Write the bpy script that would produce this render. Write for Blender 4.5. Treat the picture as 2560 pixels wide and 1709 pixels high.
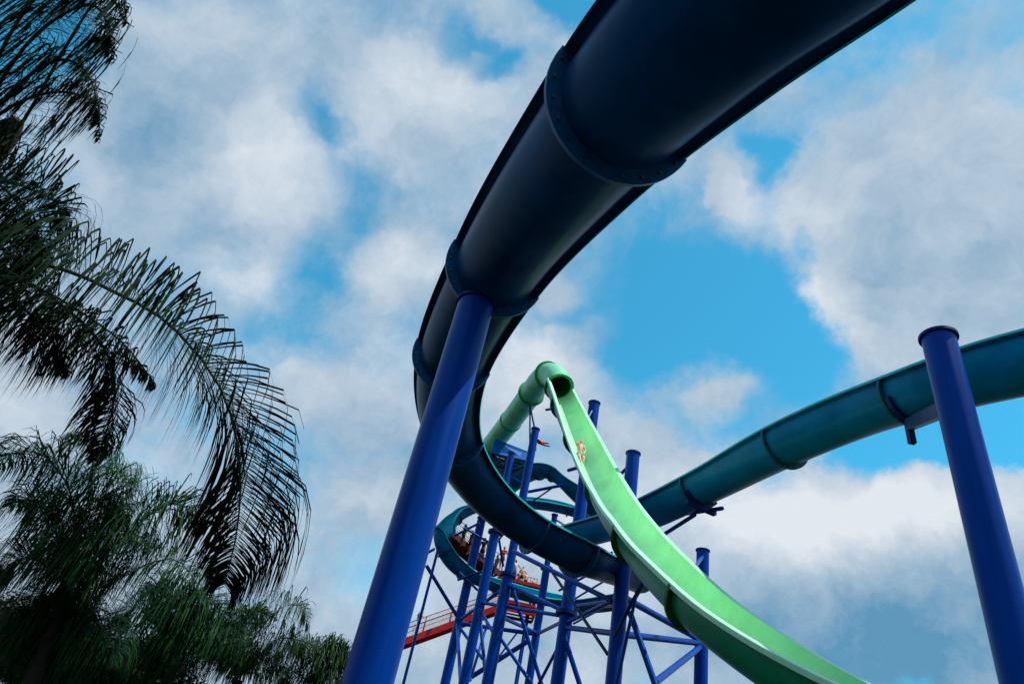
import bpy, bmesh, math, random
import numpy as np
from mathutils import Vector, Matrix, Euler
from math import sin, cos, tan, radians, degrees, pi, sqrt, atan2, exp

for o in list(bpy.data.objects):
    bpy.data.objects.remove(o)
scene = bpy.context.scene
COL = scene.collection
random.seed(7)
rng = np.random.default_rng(7)

# ------------------------------------------------------------------ camera
FPX = 1706.7                      # focal length in pixels of the 2560 px wide photograph (24 mm lens)
PITCH, ROLL = radians(36.857), radians(13.203)
CAM = Vector((0, 0, 1.6))
FWD = Vector((0, cos(PITCH), sin(PITCH)))
_up0 = Vector((0, -sin(PITCH), cos(PITCH))); _r0 = Vector((1, 0, 0))
UPV = _up0 * cos(ROLL) - _r0 * sin(ROLL)
RGT = _r0 * cos(ROLL) + _up0 * sin(ROLL)
cd = bpy.data.cameras.new('camera'); cd.lens = 24; cd.sensor_width = 36
cd.clip_start = 0.05; cd.clip_end = 4000
co = bpy.data.objects.new('camera', cd); COL.objects.link(co)
m = Matrix.Identity(4)
for i, v in enumerate((RGT, UPV, -FWD)):
    for j in range(3): m[j][i] = v[j]
m.translation = CAM
co.matrix_world = m
scene.camera = co

def ray(x, y):
    return (FWD + RGT * ((x - 1280) / FPX) - UPV * ((y - 854.5) / FPX))
def at(x, y, d):
    return CAM + ray(x, y) * d
def pix(p):
    v = Vector(p) - CAM; z = v.dot(FWD)
    return 1280 + FPX * v.dot(RGT) / z, 854.5 - FPX * v.dot(UPV) / z, z

# ------------------------------------------------------------------ light
SUN_EL, SUN_AZ = radians(64), radians(112)     # azimuth measured from +Y (view direction) towards +X
S_DIR = Vector((sin(SUN_AZ) * cos(SUN_EL), cos(SUN_AZ) * cos(SUN_EL), sin(SUN_EL)))
sl = bpy.data.lights.new('sun', 'SUN'); sl.energy = 5.0; sl.angle = radians(0.6); sl.color = (1.0, 0.95, 0.86)
so = bpy.data.objects.new('sun', sl); COL.objects.link(so)
so.rotation_euler = S_DIR.to_track_quat('Z', 'Y').to_euler()

scene.view_settings.view_transform = 'Standard'; scene.view_settings.look = 'None'
scene.view_settings.exposure = 0.0; scene.view_settings.gamma = 1.0; scene.view_settings.use_curve_mapping = False

# ------------------------------------------------------------------ sky: Nishita blue with procedural clouds laid out by direction
def build_world():
    w = bpy.data.worlds.new('World'); scene.world = w; w.use_nodes = True
    nt = w.node_tree; N = nt.nodes; L = nt.links; N.clear()
    out = N.new('ShaderNodeOutputWorld'); bg = N.new('ShaderNodeBackground'); L.new(bg.outputs[0], out.inputs[0])
    bg.inputs[1].default_value = 0.1
    sky = N.new('ShaderNodeTexSky'); sky.sky_type = 'NISHITA'; sky.sun_disc = False
    sky.sun_elevation = SUN_EL; sky.sun_rotation = SUN_AZ; sky.air_density = 1.0; sky.dust_density = 0.3; sky.ozone_density = 2.5
    tint = N.new('ShaderNodeMix'); tint.data_type = 'RGBA'; tint.blend_type = 'MULTIPLY'; tint.inputs[0].default_value = 1
    L.new(sky.outputs[0], tint.inputs[6]); tint.inputs[7].default_value = SKY_TINT
    tc = N.new('ShaderNodeTexCoord')
    # warp the direction
    n1 = N.new('ShaderNodeTexNoise'); n1.inputs['Scale'].default_value = 4.5; n1.inputs['Detail'].default_value = 9; n1.inputs['Roughness'].default_value = 0.62
    L.new(tc.outputs['Generated'], n1.inputs['Vector'])
    sub = N.new('ShaderNodeVectorMath'); sub.operation = 'SUBTRACT'; L.new(n1.outputs['Color'], sub.inputs[0]); sub.inputs[1].default_value = (.5, .5, .5)
    mad = N.new('ShaderNodeVectorMath'); mad.operation = 'MULTIPLY_ADD'; L.new(sub.outputs[0], mad.inputs[0])
    mad.inputs[1].default_value = (WARP,) * 3; L.new(tc.outputs['Generated'], mad.inputs[2])
    def blobsum(table, start):
        acc = start
        for (x, y, rx, ry, rot, wt) in table:
            d = ray(x, y).normalized()
            dx = (ray(x + 1, y).normalized() - d); dx = (dx - d * dx.dot(d)).normalized()
            dy = d.cross(dx)
            c, s = cos(radians(rot)), sin(radians(rot))
            ax = dx * c + dy * s; ay = dy * c - dx * s
            k = 1.0 / ray(x, y).length / FPX
            M = Matrix((ax, ay, d)).transposed()
            mp = N.new('ShaderNodeMapping'); mp.vector_type = 'TEXTURE'
            mp.inputs['Location'].default_value = d
            mp.inputs['Rotation'].default_value = M.to_euler('XYZ')
            mp.inputs['Scale'].default_value = (rx * k, ry * k, (rx + ry) * k)
            L.new(mad.outputs[0], mp.inputs['Vector'])
            ln = N.new('ShaderNodeVectorMath'); ln.operation = 'LENGTH'; L.new(mp.outputs[0], ln.inputs[0])
            mr = N.new('ShaderNodeMapRange'); mr.interpolation_type = 'SMOOTHSTEP'
            mr.inputs[1].default_value = 1.0; mr.inputs[2].default_value = 0.0; mr.inputs[3].default_value = 0.0; mr.inputs[4].default_value = 1.0
            L.new(ln.outputs['Value'], mr.inputs[0])
            ma = N.new('ShaderNodeMath'); ma.operation = 'MULTIPLY_ADD'; L.new(mr.outputs[0], ma.inputs[0]); ma.inputs[1].default_value = wt
            L.new(acc, ma.inputs[2]); acc = ma.outputs[0]
        return acc
    def noise(scale, detail, rough, vec):
        n = N.new('ShaderNodeTexNoise'); n.inputs['Scale'].default_value = scale; n.inputs['Detail'].default_value = detail
        n.inputs['Roughness'].default_value = rough; L.new(vec, n.inputs['Vector']); return n.outputs['Fac']
    def mrange(v, a, b, c, d, smooth=False, clamp=True):
        mr = N.new('ShaderNodeMapRange'); mr.clamp = clamp
        if smooth: mr.interpolation_type = 'SMOOTHSTEP'
        mr.inputs[1].default_value = a; mr.inputs[2].default_value = b; mr.inputs[3].default_value = c; mr.inputs[4].default_value = d
        L.new(v, mr.inputs[0]); return mr.outputs[0]
    big = noise(3.2, 9, 0.56, tc.outputs['Generated'])
    cov0 = mrange(big, 0, 1, COV0 - 0.75, COV0 + 0.75, clamp=False)
    fine = noise(9, 10, 0.64, tc.outputs['Generated'])
    f2 = mrange(fine, 0, 1, -0.45, 0.45, clamp=False)
    f3 = mrange(noise(26, 8, 0.6, mad.outputs[0]), 0, 1, -0.22, 0.22, clamp=False)
    ad0 = N.new('ShaderNodeMath'); ad0.operation = 'ADD'; L.new(f2, ad0.inputs[0]); L.new(f3, ad0.inputs[1])
    ad = N.new('ShaderNodeMath'); ad.operation = 'ADD'; L.new(cov0, ad.inputs[0]); L.new(ad0.outputs[0], ad.inputs[1])
    cov = blobsum(COVER, ad.outputs[0])
    sep = N.new('ShaderNodeSeparateXYZ'); L.new(tc.outputs['Generated'], sep.inputs[0])
    hz = mrange(sep.outputs['Z'], 0.05, 0.5, 0.75, 0.0, True)
    ad2 = N.new('ShaderNodeMath'); ad2.operation = 'ADD'; L.new(cov, ad2.inputs[0]); L.new(hz, ad2.inputs[1]); cov = ad2.outputs[0]
    mask = mrange(cov, 0.05, 0.95, 0.0, 1.0, True)
    br0 = mrange(noise(7.5, 10, 0.62, mad.outputs[0]), 0, 1, BR0 - 0.65, BR0 + 0.65, clamp=False)
    br = mrange(blobsum(BRIGHT, br0), 0.0, 1.0, 0.0, 1.0)
    cc = N.new('ShaderNodeMix'); cc.data_type = 'RGBA'; L.new(br, cc.inputs[0]); cc.inputs[6].default_value = CLOUD_DARK; cc.inputs[7].default_value = CLOUD_WHITE
    mx = N.new('ShaderNodeMix'); mx.data_type = 'RGBA'; L.new(mask, mx.inputs[0]); L.new(tint.outputs[2], mx.inputs[6]); L.new(cc.outputs[2], mx.inputs[7])
    L.new(mx.outputs[2], bg.inputs[0])
    w.cycles.sampling_method = 'MANUAL'; w.cycles.sample_map_resolution = 512

SKY_TINT = (0.50, 2.15, 2.08, 1)
CLOUD_WHITE = (7.6, 8.1, 8.7, 1); CLOUD_DARK = (1.15, 3.1, 5.0, 1)
WARP = 0.16; COV0 = 0.62; BR0 = 0.47
K = 1.0898
COVER = [(x * K, y * K, rx * K, ry * K, rot, w) for (x, y, rx, ry, rot, w) in [
    # clear gaps (negative) and cloud bodies (positive)
    (1300, 20, 170, 110, 20, -1.1), (1060, 85, 110, 70, 20, -.5), (1130, 150, 110, 60, -15, -.55), (1020, 130, 60, 60, 0, -.2), (715, 270, 80, 150, -20, -.5), (830, 450, 120, 190, 10, -.36),
    (700, 640, 110, 200, 0, -.34), (660, 790, 220, 90, 10, -.3), (40, 60, 260, 200, 0, -.9), (440, 1150, 420, 330, 0, -.16), (1430, 850, 150, 130, 0, -.55),
    (60, 1180, 300, 300, 0, -.38), (300, 1450, 500, 220, 0, -.12), (1560, 640, 340, 300, 35, -.8), (1480, 760, 260, 170, 0, -.45), (1780, 760, 200, 260, -30, -.95),
    (1750, 305, 90, 45, 20, -.6), (1805, 350, 70, 60, -20, -.6), (1895, 560, 60, 60, 0, -.6), (2060, 1000, 280, 130, -8, -1.3), (1700, 960, 220, 80, -10, -.3),
    (2280, 900, 160, 120, -20, -.5), (2270, 1000, 130, 90, 0, -.9), (1500, 1565, 110, 60, 0, -.6), (2120, 1600, 240, 100, 0, -.3), (1290, 700, 90, 60, 0, -.35),
    (850, 1380, 200, 160, 0, -.25), (1950, 60, 200, 160, 0, -.2),
    (600, 420, 170, 240, 0, .6), (930, 620, 170, 170, -20, .65), (900, 230, 330, 200, 15, .5), (420, 150, 330, 240, 0, .45), (300, 420, 260, 260, 0, .35),
    (2150, 430, 380, 420, 0, .95), (1960, 480, 150, 130, 40, .7), (1700, 420, 120, 50, 50, .75), (2000, 740, 210, 170, 20, .9), (2250, 700, 200, 260, 0, .6),
    (1900, 1290, 560, 230, 0, 1.2), (1580, 1110, 200, 120, 0, 1.0), (2290, 1180, 190, 160, 0, 1.1), (2080, 1120, 130, 90, 0, .6), (1880, 1090, 130, 70, 0, .6), (1640, 930, 120, 60, -10, .6),
    (1440, 1030, 200, 80, 0, .5), (2200, 1400, 420, 200, 0, 1.0), (1230, 860, 200, 170, 0, .5), (850, 1150, 130, 120, 20, .7), (1240, 1300, 300, 200, 0, .4),
    (1290, 670, 80, 60, 0, .4), (780, 930, 230, 110, 10, .45)]]
BRIGHT = [(x * K, y * K, rx * K, ry * K, rot, w * .62) for (x, y, rx, ry, rot, w) in [
    (600, 400, 130, 180, 0, .6), (570, 650, 180, 110, 0, .35), (920, 620, 160, 130, 0, .6), (980, 190, 260, 170, 15, .45), (1180, 780, 200, 160, 0, .4),
    (1890, 700, 160, 150, 0, .5), (1750, 440, 180, 90, 50, .45), (2150, 250, 260, 220, 0, .1), (2200, 560, 240, 160, 0, -.15),
    (1800, 1190, 360, 160, 0, 1.0), (2150, 1160, 320, 140, 0, .9), (1600, 1110, 180, 110, 0, .5), (1270, 1200, 280, 200, 0, .5), (1250, 860, 200, 160, 0, .4),
    (2130, 1520, 720, 300, 0, -.85), (1800, 1400, 300, 90, 0, -.3), (1560, 1480, 200, 90, 0, -.2),
    (300, 300, 200, 260, 0, -.3), (850, 1160, 110, 90, 0, .4), (1450, 1250, 250, 200, 0, .3), (1300, 1520, 120, 60, 0, .3), (230, 30, 160, 120, 0, .2)]]
build_world()

# ------------------------------------------------------------------ materials
def mat(name, col, rough=0.4, spec=0.5, coat=0.0, metal=0.0, noise=0.0, nscale=4.0, bump=0.0, bscale=60, col2=None, streak=False, tint=None, ior=1.5):
    m = bpy.data.materials.new(name); m.use_nodes = True
    nt = m.node_tree; b = nt.nodes['Principled BSDF']
    b.inputs['Base Color'].default_value = (*col, 1); b.inputs['Roughness'].default_value = rough
    b.inputs['Specular IOR Level'].default_value = spec; b.inputs['Coat Weight'].default_value = coat; b.inputs['Coat Roughness'].default_value = 0.08
    b.inputs['Metallic'].default_value = metal; b.inputs['IOR'].default_value = ior
    if tint: b.inputs['Specular Tint'].default_value = (*tint, 1)
    tc = nt.nodes.new('ShaderNodeTexCoord')
    if noise > 0 or col2:
        n = nt.nodes.new('ShaderNodeTexNoise'); n.inputs['Scale'].default_value = nscale; n.inputs['Detail'].default_value = 6; n.inputs['Roughness'].default_value = .6
        vec = tc.outputs['Object']
        if streak:
            mp = nt.nodes.new('ShaderNodeMapping'); mp.inputs['Scale'].default_value = (6, 6, .35); nt.links.new(vec, mp.inputs[0]); vec = mp.outputs[0]
        nt.links.new(vec, n.inputs['Vector'])
        mx = nt.nodes.new('ShaderNodeMix'); mx.data_type = 'RGBA'
        c2 = col2 or tuple(c * (1 - noise) for c in col)
        mx.inputs[6].default_value = (*c2, 1); mx.inputs[7].default_value = (*col, 1)
        r = nt.nodes.new('ShaderNodeMapRange'); r.inputs[1].default_value = .35; r.inputs[2].default_value = .62
        nt.links.new(n.outputs['Fac'], r.inputs[0]); nt.links.new(r.outputs[0], mx.inputs[0]); nt.links.new(mx.outputs[2], b.inputs['Base Color'])
        r2 = nt.nodes.new('ShaderNodeMapRange'); r2.inputs[3].default_value = rough * .8; r2.inputs[4].default_value = min(1, rough * 1.3)
        nt.links.new(n.outputs['Fac'], r2.inputs[0]); nt.links.new(r2.outputs[0], b.inputs['Roughness'])
    if bump > 0:
        n = nt.nodes.new('ShaderNodeTexNoise'); n.inputs['Scale'].default_value = bscale; n.inputs['Detail'].default_value = 3
        nt.links.new(tc.outputs['Object'], n.inputs['Vector'])
        if streak:
            m3 = nt.nodes.new('ShaderNodeMapping'); m3.inputs['Scale'].default_value = (1, 1, .02); nt.links.new(tc.outputs['Object'], m3.inputs[0]); nt.links.new(m3.outputs[0], n.inputs['Vector'])
        bp = nt.nodes.new('ShaderNodeBump'); bp.inputs['Strength'].default_value = bump; bp.inputs['Distance'].default_value = 0.01
        nt.links.new(n.outputs['Fac'], bp.inputs['Height']); nt.links.new(bp.outputs[0], b.inputs['Normal'])
    return m

M = {}
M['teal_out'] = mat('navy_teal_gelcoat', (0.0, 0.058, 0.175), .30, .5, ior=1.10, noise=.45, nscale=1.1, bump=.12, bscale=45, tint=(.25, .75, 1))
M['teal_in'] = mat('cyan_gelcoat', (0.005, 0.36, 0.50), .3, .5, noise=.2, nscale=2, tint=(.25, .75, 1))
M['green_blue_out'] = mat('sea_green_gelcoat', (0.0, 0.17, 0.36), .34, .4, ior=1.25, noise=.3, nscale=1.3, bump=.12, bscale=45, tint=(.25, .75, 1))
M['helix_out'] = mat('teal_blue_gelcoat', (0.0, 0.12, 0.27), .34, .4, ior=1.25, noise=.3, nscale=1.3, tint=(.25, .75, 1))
M['flange'] = mat('blue_flange', (0.0, 0.07, 0.21), .42, .4, noise=.35, nscale=9, bump=.2, bscale=80, tint=(.25, .75, 1))
M['flange_dark'] = mat('dark_teal_flange', (0.0, 0.09, 0.14), .42, .4, noise=.3, nscale=9, tint=(.25, .75, 1))
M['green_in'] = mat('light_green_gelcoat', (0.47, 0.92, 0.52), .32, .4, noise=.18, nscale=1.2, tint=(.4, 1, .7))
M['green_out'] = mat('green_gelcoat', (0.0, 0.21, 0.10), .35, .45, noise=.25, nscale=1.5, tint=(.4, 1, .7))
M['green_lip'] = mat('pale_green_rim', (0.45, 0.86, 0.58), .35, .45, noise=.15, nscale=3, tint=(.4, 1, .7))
M['green_flange'] = mat('dark_green_flange', (0.01, 0.12, 0.02), .5, .35, noise=.3, nscale=6, tint=(.4, 1, .7))
M['teal_lip'] = mat('teal_rim', (0.01, 0.46, 0.55), .35, .45, noise=.2, nscale=3, tint=(.25, .75, 1))
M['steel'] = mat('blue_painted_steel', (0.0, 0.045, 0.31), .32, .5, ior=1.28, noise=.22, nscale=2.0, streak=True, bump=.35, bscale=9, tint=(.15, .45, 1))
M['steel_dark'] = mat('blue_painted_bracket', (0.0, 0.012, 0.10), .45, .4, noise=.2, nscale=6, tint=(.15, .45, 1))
M['bolt'] = mat('galvanised_bolt', (0.16, 0.15, 0.12), .35, .5, metal=.8)
M['red'] = mat('red_painted_steel', (0.62, 0.008, 0.01), .4, .45, noise=.25, nscale=4)
M['red_dark'] = mat('dark_red_steel', (0.10, 0.004, 0.012), .5, .4, noise=.2, nscale=4)
M['roof_blue'] = mat('blue_roof_sheet', (0.0, 0.12, 0.42), .45, .4, noise=.2, nscale=3, tint=(.15, .45, 1))
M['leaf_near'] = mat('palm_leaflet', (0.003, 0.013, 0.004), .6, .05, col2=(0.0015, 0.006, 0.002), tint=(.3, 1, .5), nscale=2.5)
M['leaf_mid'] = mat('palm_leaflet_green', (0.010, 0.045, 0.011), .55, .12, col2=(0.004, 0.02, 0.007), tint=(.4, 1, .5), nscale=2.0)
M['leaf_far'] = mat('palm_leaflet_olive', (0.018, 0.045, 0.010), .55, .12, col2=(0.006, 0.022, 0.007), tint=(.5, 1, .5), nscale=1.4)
M['rachis'] = mat('palm_rachis', (0.030, 0.045, 0.016), .5, .35, noise=.3, nscale=8)
M['trunk'] = mat('palm_trunk_bark', (0.030, 0.024, 0.018), .85, .2, noise=.5, nscale=5, bump=.6, bscale=18)
M['sheath'] = mat('brown_leaf_sheath', (0.085, 0.050, 0.034), .8, .2, noise=.5, nscale=9, bump=.6, bscale=30)
M['autumn'] = mat('olive_brown_leaf', (0.07, 0.055, 0.008), .55, .3, col2=(0.022, 0.035, 0.006), nscale=1.6)
M['ground'] = mat('grass', (0.014, 0.024, 0.009), .9, .2, noise=.5, nscale=.6, bump=.5, bscale=6)
M['path'] = mat('asphalt_path', (0.05, 0.05, 0.052), .85, .25, noise=.3, nscale=2, bump=.3, bscale=30)
M['skin'] = mat('skin', (0.78, 0.44, 0.30), .5, .4); M['skin_tan'] = mat('tanned_skin', (0.36, 0.16, 0.08), .5, .4)
M['skin_dark'] = mat('dark_skin', (0.10, 0.045, 0.025), .5, .4)
M['hair_blond'] = mat('blond_hair', (0.38, 0.24, 0.08), .6, .3); M['hair_dark'] = mat('dark_hair', (0.012, 0.008, 0.006), .6, .3); M['hair_brown'] = mat('brown_hair', (0.08, 0.035, 0.015), .6, .3)
M['cloth_red'] = mat('red_cloth', (0.6, 0.02, 0.02), .7, .2); M['cloth_black'] = mat('black_cloth', (0.008, 0.008, 0.012), .7, .2)
M['cloth_blue'] = mat('blue_cloth', (0.02, 0.08, 0.32), .7, .2); M['cloth_white'] = mat('white_cloth', (0.6, 0.6, 0.6), .7, .2); M['cloth_yellow'] = mat('yellow_cloth', (0.5, 0.32, 0.03), .7, .2)
M['flag'] = mat('red_flag_cloth', (0.9, 0.02, 0.02), .7, .2)
def floral():
    m = mat('patterned_trunks', (0.02, 0.05, 0.16), .7, .2); nt = m.node_tree; b = nt.nodes['Principled BSDF']
    v = nt.nodes.new('ShaderNodeTexVoronoi'); v.inputs['Scale'].default_value = 16; tc = nt.nodes.new('ShaderNodeTexCoord'); nt.links.new(tc.outputs['Object'], v.inputs['Vector'])
    r = nt.nodes.new('ShaderNodeValToRGB'); r.color_ramp.interpolation = 'CONSTANT'
    e = r.color_ramp.elements; e[0].position = 0; e[0].color = (.55, .5, .62, 1); e[1].position = .45; e[1].color = (.012, .03, .10, 1)
    n = e.new(.25); n.color = (.15, .35, .5, 1)
    nt.links.new(v.outputs['Distance'], r.inputs[0]); nt.links.new(r.outputs[0], b.inputs['Base Color']); return m
M['trunks'] = floral()

# ------------------------------------------------------------------ object helpers
def new_obj(name, me, parent=None):
    o = bpy.data.objects.new(name, me); COL.objects.link(o)
    if parent is not None: o.parent = parent
    return o
def thing(name, label, cat, loc=(0, 0, 0), group=None):
    o = bpy.data.objects.new(name, None); COL.objects.link(o); o.location = loc; o.empty_display_size = .3
    o['label'] = label; o['category'] = cat
    if group: o['group'] = group
    return o
class MB:
    """collects vertices and faces in world coordinates"""
    def __init__(s): s.v = []; s.f = []; s.mi = []
    def add(s, vs, fs, mi=0):
        b = len(s.v); s.v += [tuple(v) for v in vs]; s.f += [tuple(i + b for i in f) for f in fs]; s.mi += [mi] * len(fs)
    def tube(s, pts, rad, seg=12, caps=True, mi=0):
        pts = [Vector(p) for p in pts]; n = len(pts)
        if not hasattr(rad, '__len__'): rad = [rad] * n
        ref = None; vs = []
        for i, p in enumerate(pts):
            t = (pts[min(i + 1, n - 1)] - pts[max(i - 1, 0)]).normalized()
            if ref is None:
                ref = t.cross(Vector((0, 0, 1)));
                if ref.length < .05: ref = t.cross(Vector((0, 1, 0)))
            ref = (ref - t * ref.dot(t)).normalized(); b = t.cross(ref)
            for k in range(seg):
                a = 2 * pi * k / seg; vs.append(p + (ref * cos(a) + b * sin(a)) * rad[i])
        fs = [(i * seg + k, i * seg + (k + 1) % seg, (i + 1) * seg + (k + 1) % seg, (i + 1) * seg + k) for i in range(n - 1) for k in range(seg)]
        if caps: fs += [tuple(range(seg))[::-1], tuple((n - 1) * seg + k for k in range(seg))]
        s.add(vs, fs, mi)
    def box(s, a, b, w, h, up=Vector((0, 0, 1)), mi=0):
        """bar from a to b, width w across, height h along up"""
        a = Vector(a); b = Vector(b); t = (b - a).normalized(); sd = t.cross(up)
        if sd.length < .05: sd = t.cross(Vector((1, 0, 0)))
        sd.normalize(); u = sd.cross(t).normalized(); vs = []
        for p in (a, b):
            for (i, j) in ((-1, -1), (1, -1), (1, 1), (-1, 1)): vs.append(p + sd * (i * w / 2) + u * (j * h / 2))
        s.add(vs, [(0, 3, 2, 1), (4, 5, 6, 7), (0, 1, 5, 4), (1, 2, 6, 5), (2, 3, 7, 6), (3, 0, 4, 7)], mi)
    def build(s, name, mats, parent=None, smooth=35):
        if not isinstance(mats, (list, tuple)): mats = [mats]
        off = Vector((0, 0, 0))
        if parent is not None:
            off = Vector(parent.location); q = parent.parent
            while q is not None: off += Vector(q.location); q = q.parent
        else: off = Vector(s.v[0]) if False else Vector((0, 0, 0))
        me = bpy.data.meshes.new(name); me.from_pydata([(v[0] - off.x, v[1] - off.y, v[2] - off.z) for v in s.v], [], s.f)
        for mm in mats: me.materials.append(mm)
        me.polygons.foreach_set('material_index', s.mi)
        if smooth:
            me.polygons.foreach_set('use_smooth', [True] * len(me.polygons)); me.set_sharp_from_angle(angle=radians(smooth))
        me.update()
        return new_obj(name, me, parent)

def spline(P, n):
    P = np.array(P, float); k = len(P); Q = np.vstack([2 * P[0] - P[1], P, 2 * P[-1] - P[-2]])
    t = np.linspace(0, k - 1, n); i = np.minimum(t.astype(int), k - 2); f = (t - i)[:, None]
    a, b, c, d = Q[i], Q[i + 1], Q[i + 2], Q[i + 3]
    return .5 * ((2 * b) + (-a + c) * f + (2 * a - 5 * b + 4 * c - d) * f ** 2 + (-a + 3 * b - 3 * c + d) * f ** 3)

class Path:
    def __init__(s, ctrl, n=160):
        c = np.array(ctrl, float); s.C = spline(c[:, :3], n * 4); s.B = np.radians(spline(c[:, 3:4], n * 4)[:, 0])
        # resample evenly
        L = np.concatenate([[0], np.cumsum(np.linalg.norm(np.diff(s.C, axis=0), axis=1))]); s.len = L[-1]
        u = np.linspace(0, L[-1], n); s.C = np.stack([np.interp(u, L, s.C[:, i]) for i in range(3)], -1); s.B = np.interp(u, L, s.B); s.n = n
        T = np.gradient(s.C, axis=0); T /= np.linalg.norm(T, axis=1)[:, None]
        S = np.cross(T, [0, 0, 1.]); S /= np.linalg.norm(S, axis=1)[:, None]; N = np.cross(S, T)
        cc = np.cos(s.B)[:, None]; sn = np.sin(s.B)[:, None]
        s.T, s.S, s.N = T, S * cc + N * sn, N * cc - S * sn
    def near_px(s, x, y):
        """station whose centre lies closest to a direction of the photograph"""
        best = min(range(s.n), key=lambda i: (pix(s.C[i])[0] - x) ** 2 + (pix(s.C[i])[1] - y) ** 2)
        return best
    def pt(s, i, u, v): return Vector(s.C[i] + s.S[i] * u + s.N[i] * v)

def u_profile(r, w, lip, dn, th=.03, seg=22):
    """closed outline of an open channel: (u, v, material) counter clockwise; 0 outer shell, 1 inner face, 2 rim"""
    o = []
    o += [(-r - lip, w - dn, 2), (-r - lip, w - .012, 2), (-r - lip + .012, w, 2), (-r + th, w, 1)]
    for k in range(seg + 1):
        a = radians(180 + 180 * k / seg); o.append(((r - th) * cos(a), (r - th) * sin(a), 1))
    o += [(r - th, w, 2), (r + lip - .012, w, 2), (r + lip, w - .012, 2), (r + lip, w - dn, 2), (r + lip - .02, w - dn, 0), (r + lip - .02, w - .025, 0), (r, w - .03, 0)]
    for k in range(seg + 1):
        a = radians(360 - 180 * k / seg); o.append((r * cos(a), r * sin(a), 0))
    o += [(-r, w - .03, 0), (-r - lip + .02, w - .025, 0), (-r - lip + .02, w - dn, 0)]
    return o
def sweep(mb, path, i0, i1, prof, cap0, cap1, step=1):
    idx = list(range(i0, i1, step)) + [i1]; k = len(prof); vs = []
    for i in idx:
        for (u, v, _) in prof: vs.append(path.pt(i, u, v))
    for a in range(len(idx) - 1):
        base = len(mb.v) if False else 0
    b = len(mb.v); mb.v += [tuple(v) for v in vs]
    for a in range(len(idx) - 1):
        for j in range(k):
            j2 = (j + 1) % k
            mb.f.append((b + a * k + j, b + (a + 1) * k + j, b + (a + 1) * k + j2, b + a * k + j2)); mb.mi.append(prof[j][2])
    if cap0: mb.f.append(tuple(b + j for j in range(k))); mb.mi.append(0)
    if cap1: mb.f.append(tuple(b + (len(idx) - 1) * k + j for j in range(k))[::-1]); mb.mi.append(0)
def flange_mesh(path, i, r, w, wid, th, seg=26, full=False):
    mb = MB(); C = Vector(path.C[i]); S = Vector(path.S[i]); N = Vector(path.N[i]); T = Vector(path.T[i])
    if full: ring = [(cos(2 * pi * k / seg), sin(2 * pi * k / seg)) for k in range(seg)]
    prof_in = []; prof_out = []
    if not full:
        prof_in.append((-r, w - .035)); prof_out.append((-r - wid, w - .035))
        for k in range(seg + 1):
            a = radians(180 + 180 * k / seg); prof_in.append((r * cos(a), r * sin(a))); prof_out.append(((r + wid) * cos(a), (r + wid) * sin(a)))
        prof_in.append((r, w - .035)); prof_out.append((r + wid, w - .035))
    else:
        for (c, s_) in ring: prof_in.append((r * c, r * s_)); prof_out.append(((r + wid) * c, (r + wid) * s_))
    n = len(prof_in); vs = []
    for tt in (-th / 2, th / 2):
        for P in (prof_in, prof_out):
            for (u, v) in P: vs.append(C + S * u + N * v + T * tt)
    fs = []
    rngk = range(n) if full else range(n - 1)
    for k in rngk:
        k2 = (k + 1) % n
        fs += [(k, k2, n + k2, n + k), (2 * n + k, 3 * n + k, 3 * n + k2, 2 * n + k2), (n + k, n + k2, 3 * n + k2, 3 * n + k), (k, 2 * n + k, 2 * n + k2, k2)]
    if not full: fs += [(0, n, 3 * n, 2 * n), (n - 1, 3 * n - 1, 4 * n - 1, 2 * n - 1)]
    mb.add(vs, fs); return mb
def bolt(mb, c, ax, r=.017, h=.022):
    ax = ax.normalized(); a = ax.cross(Vector((0.3, .2, 1))).normalized(); b = ax.cross(a); vs = []
    for t in (-h, h):
        for k in range(6): vs.append(c + ax * t + (a * cos(k * pi / 3) + b * sin(k * pi / 3)) * r)
    mb.add(vs, [(5, 4, 3, 2, 1, 0), (6, 7, 8, 9, 10, 11)] + [(k, (k + 1) % 6, 6 + (k + 1) % 6, 6 + k) for k in range(6)])

def flume(name, label, ctrl, r, w, lip, dn, joints, mats, fmat, wid=.11, th=.07, n=170, bolts=(), part='channel_section', group=None, step=1):
    path = Path(ctrl, n)
    base = Vector(path.C[n // 2]); root = thing(name, label, 'water slide', (base.x, base.y, 0), group)
    js = sorted(set(path.near_px(*j) if isinstance(j, tuple) else j for j in joints)); cuts = [0] + [j for j in js if 2 < j < n - 3] + [n - 1]
    prof = u_profile(r, w, lip, dn)
    for a in range(len(cuts) - 1):
        mb = MB(); sweep(mb, path, cuts[a], cuts[a + 1], prof, a == 0, a == len(cuts) - 2, step); mb.build(part, mats, root, 40)
    for q, j in enumerate(cuts[1:-1]):
        f = flange_mesh(path, j, r - .003, w, wid, th).build('flange', fmat, root, 40)
        near = pix(path.C[j])[2] < 14
        tot = MB()
        for k in range(11):
            a = radians(188 + 164 * k / 10); p = path.pt(j, (r + wid * .55) * cos(a), (r + wid * .55) * sin(a))
            mb = MB(); bolt(mb, p, Vector(path.T[j]), .016 if near else .02, th / 2 + .02); mb.build('bolt', M['bolt'], f, 0)
    return root, path

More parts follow.
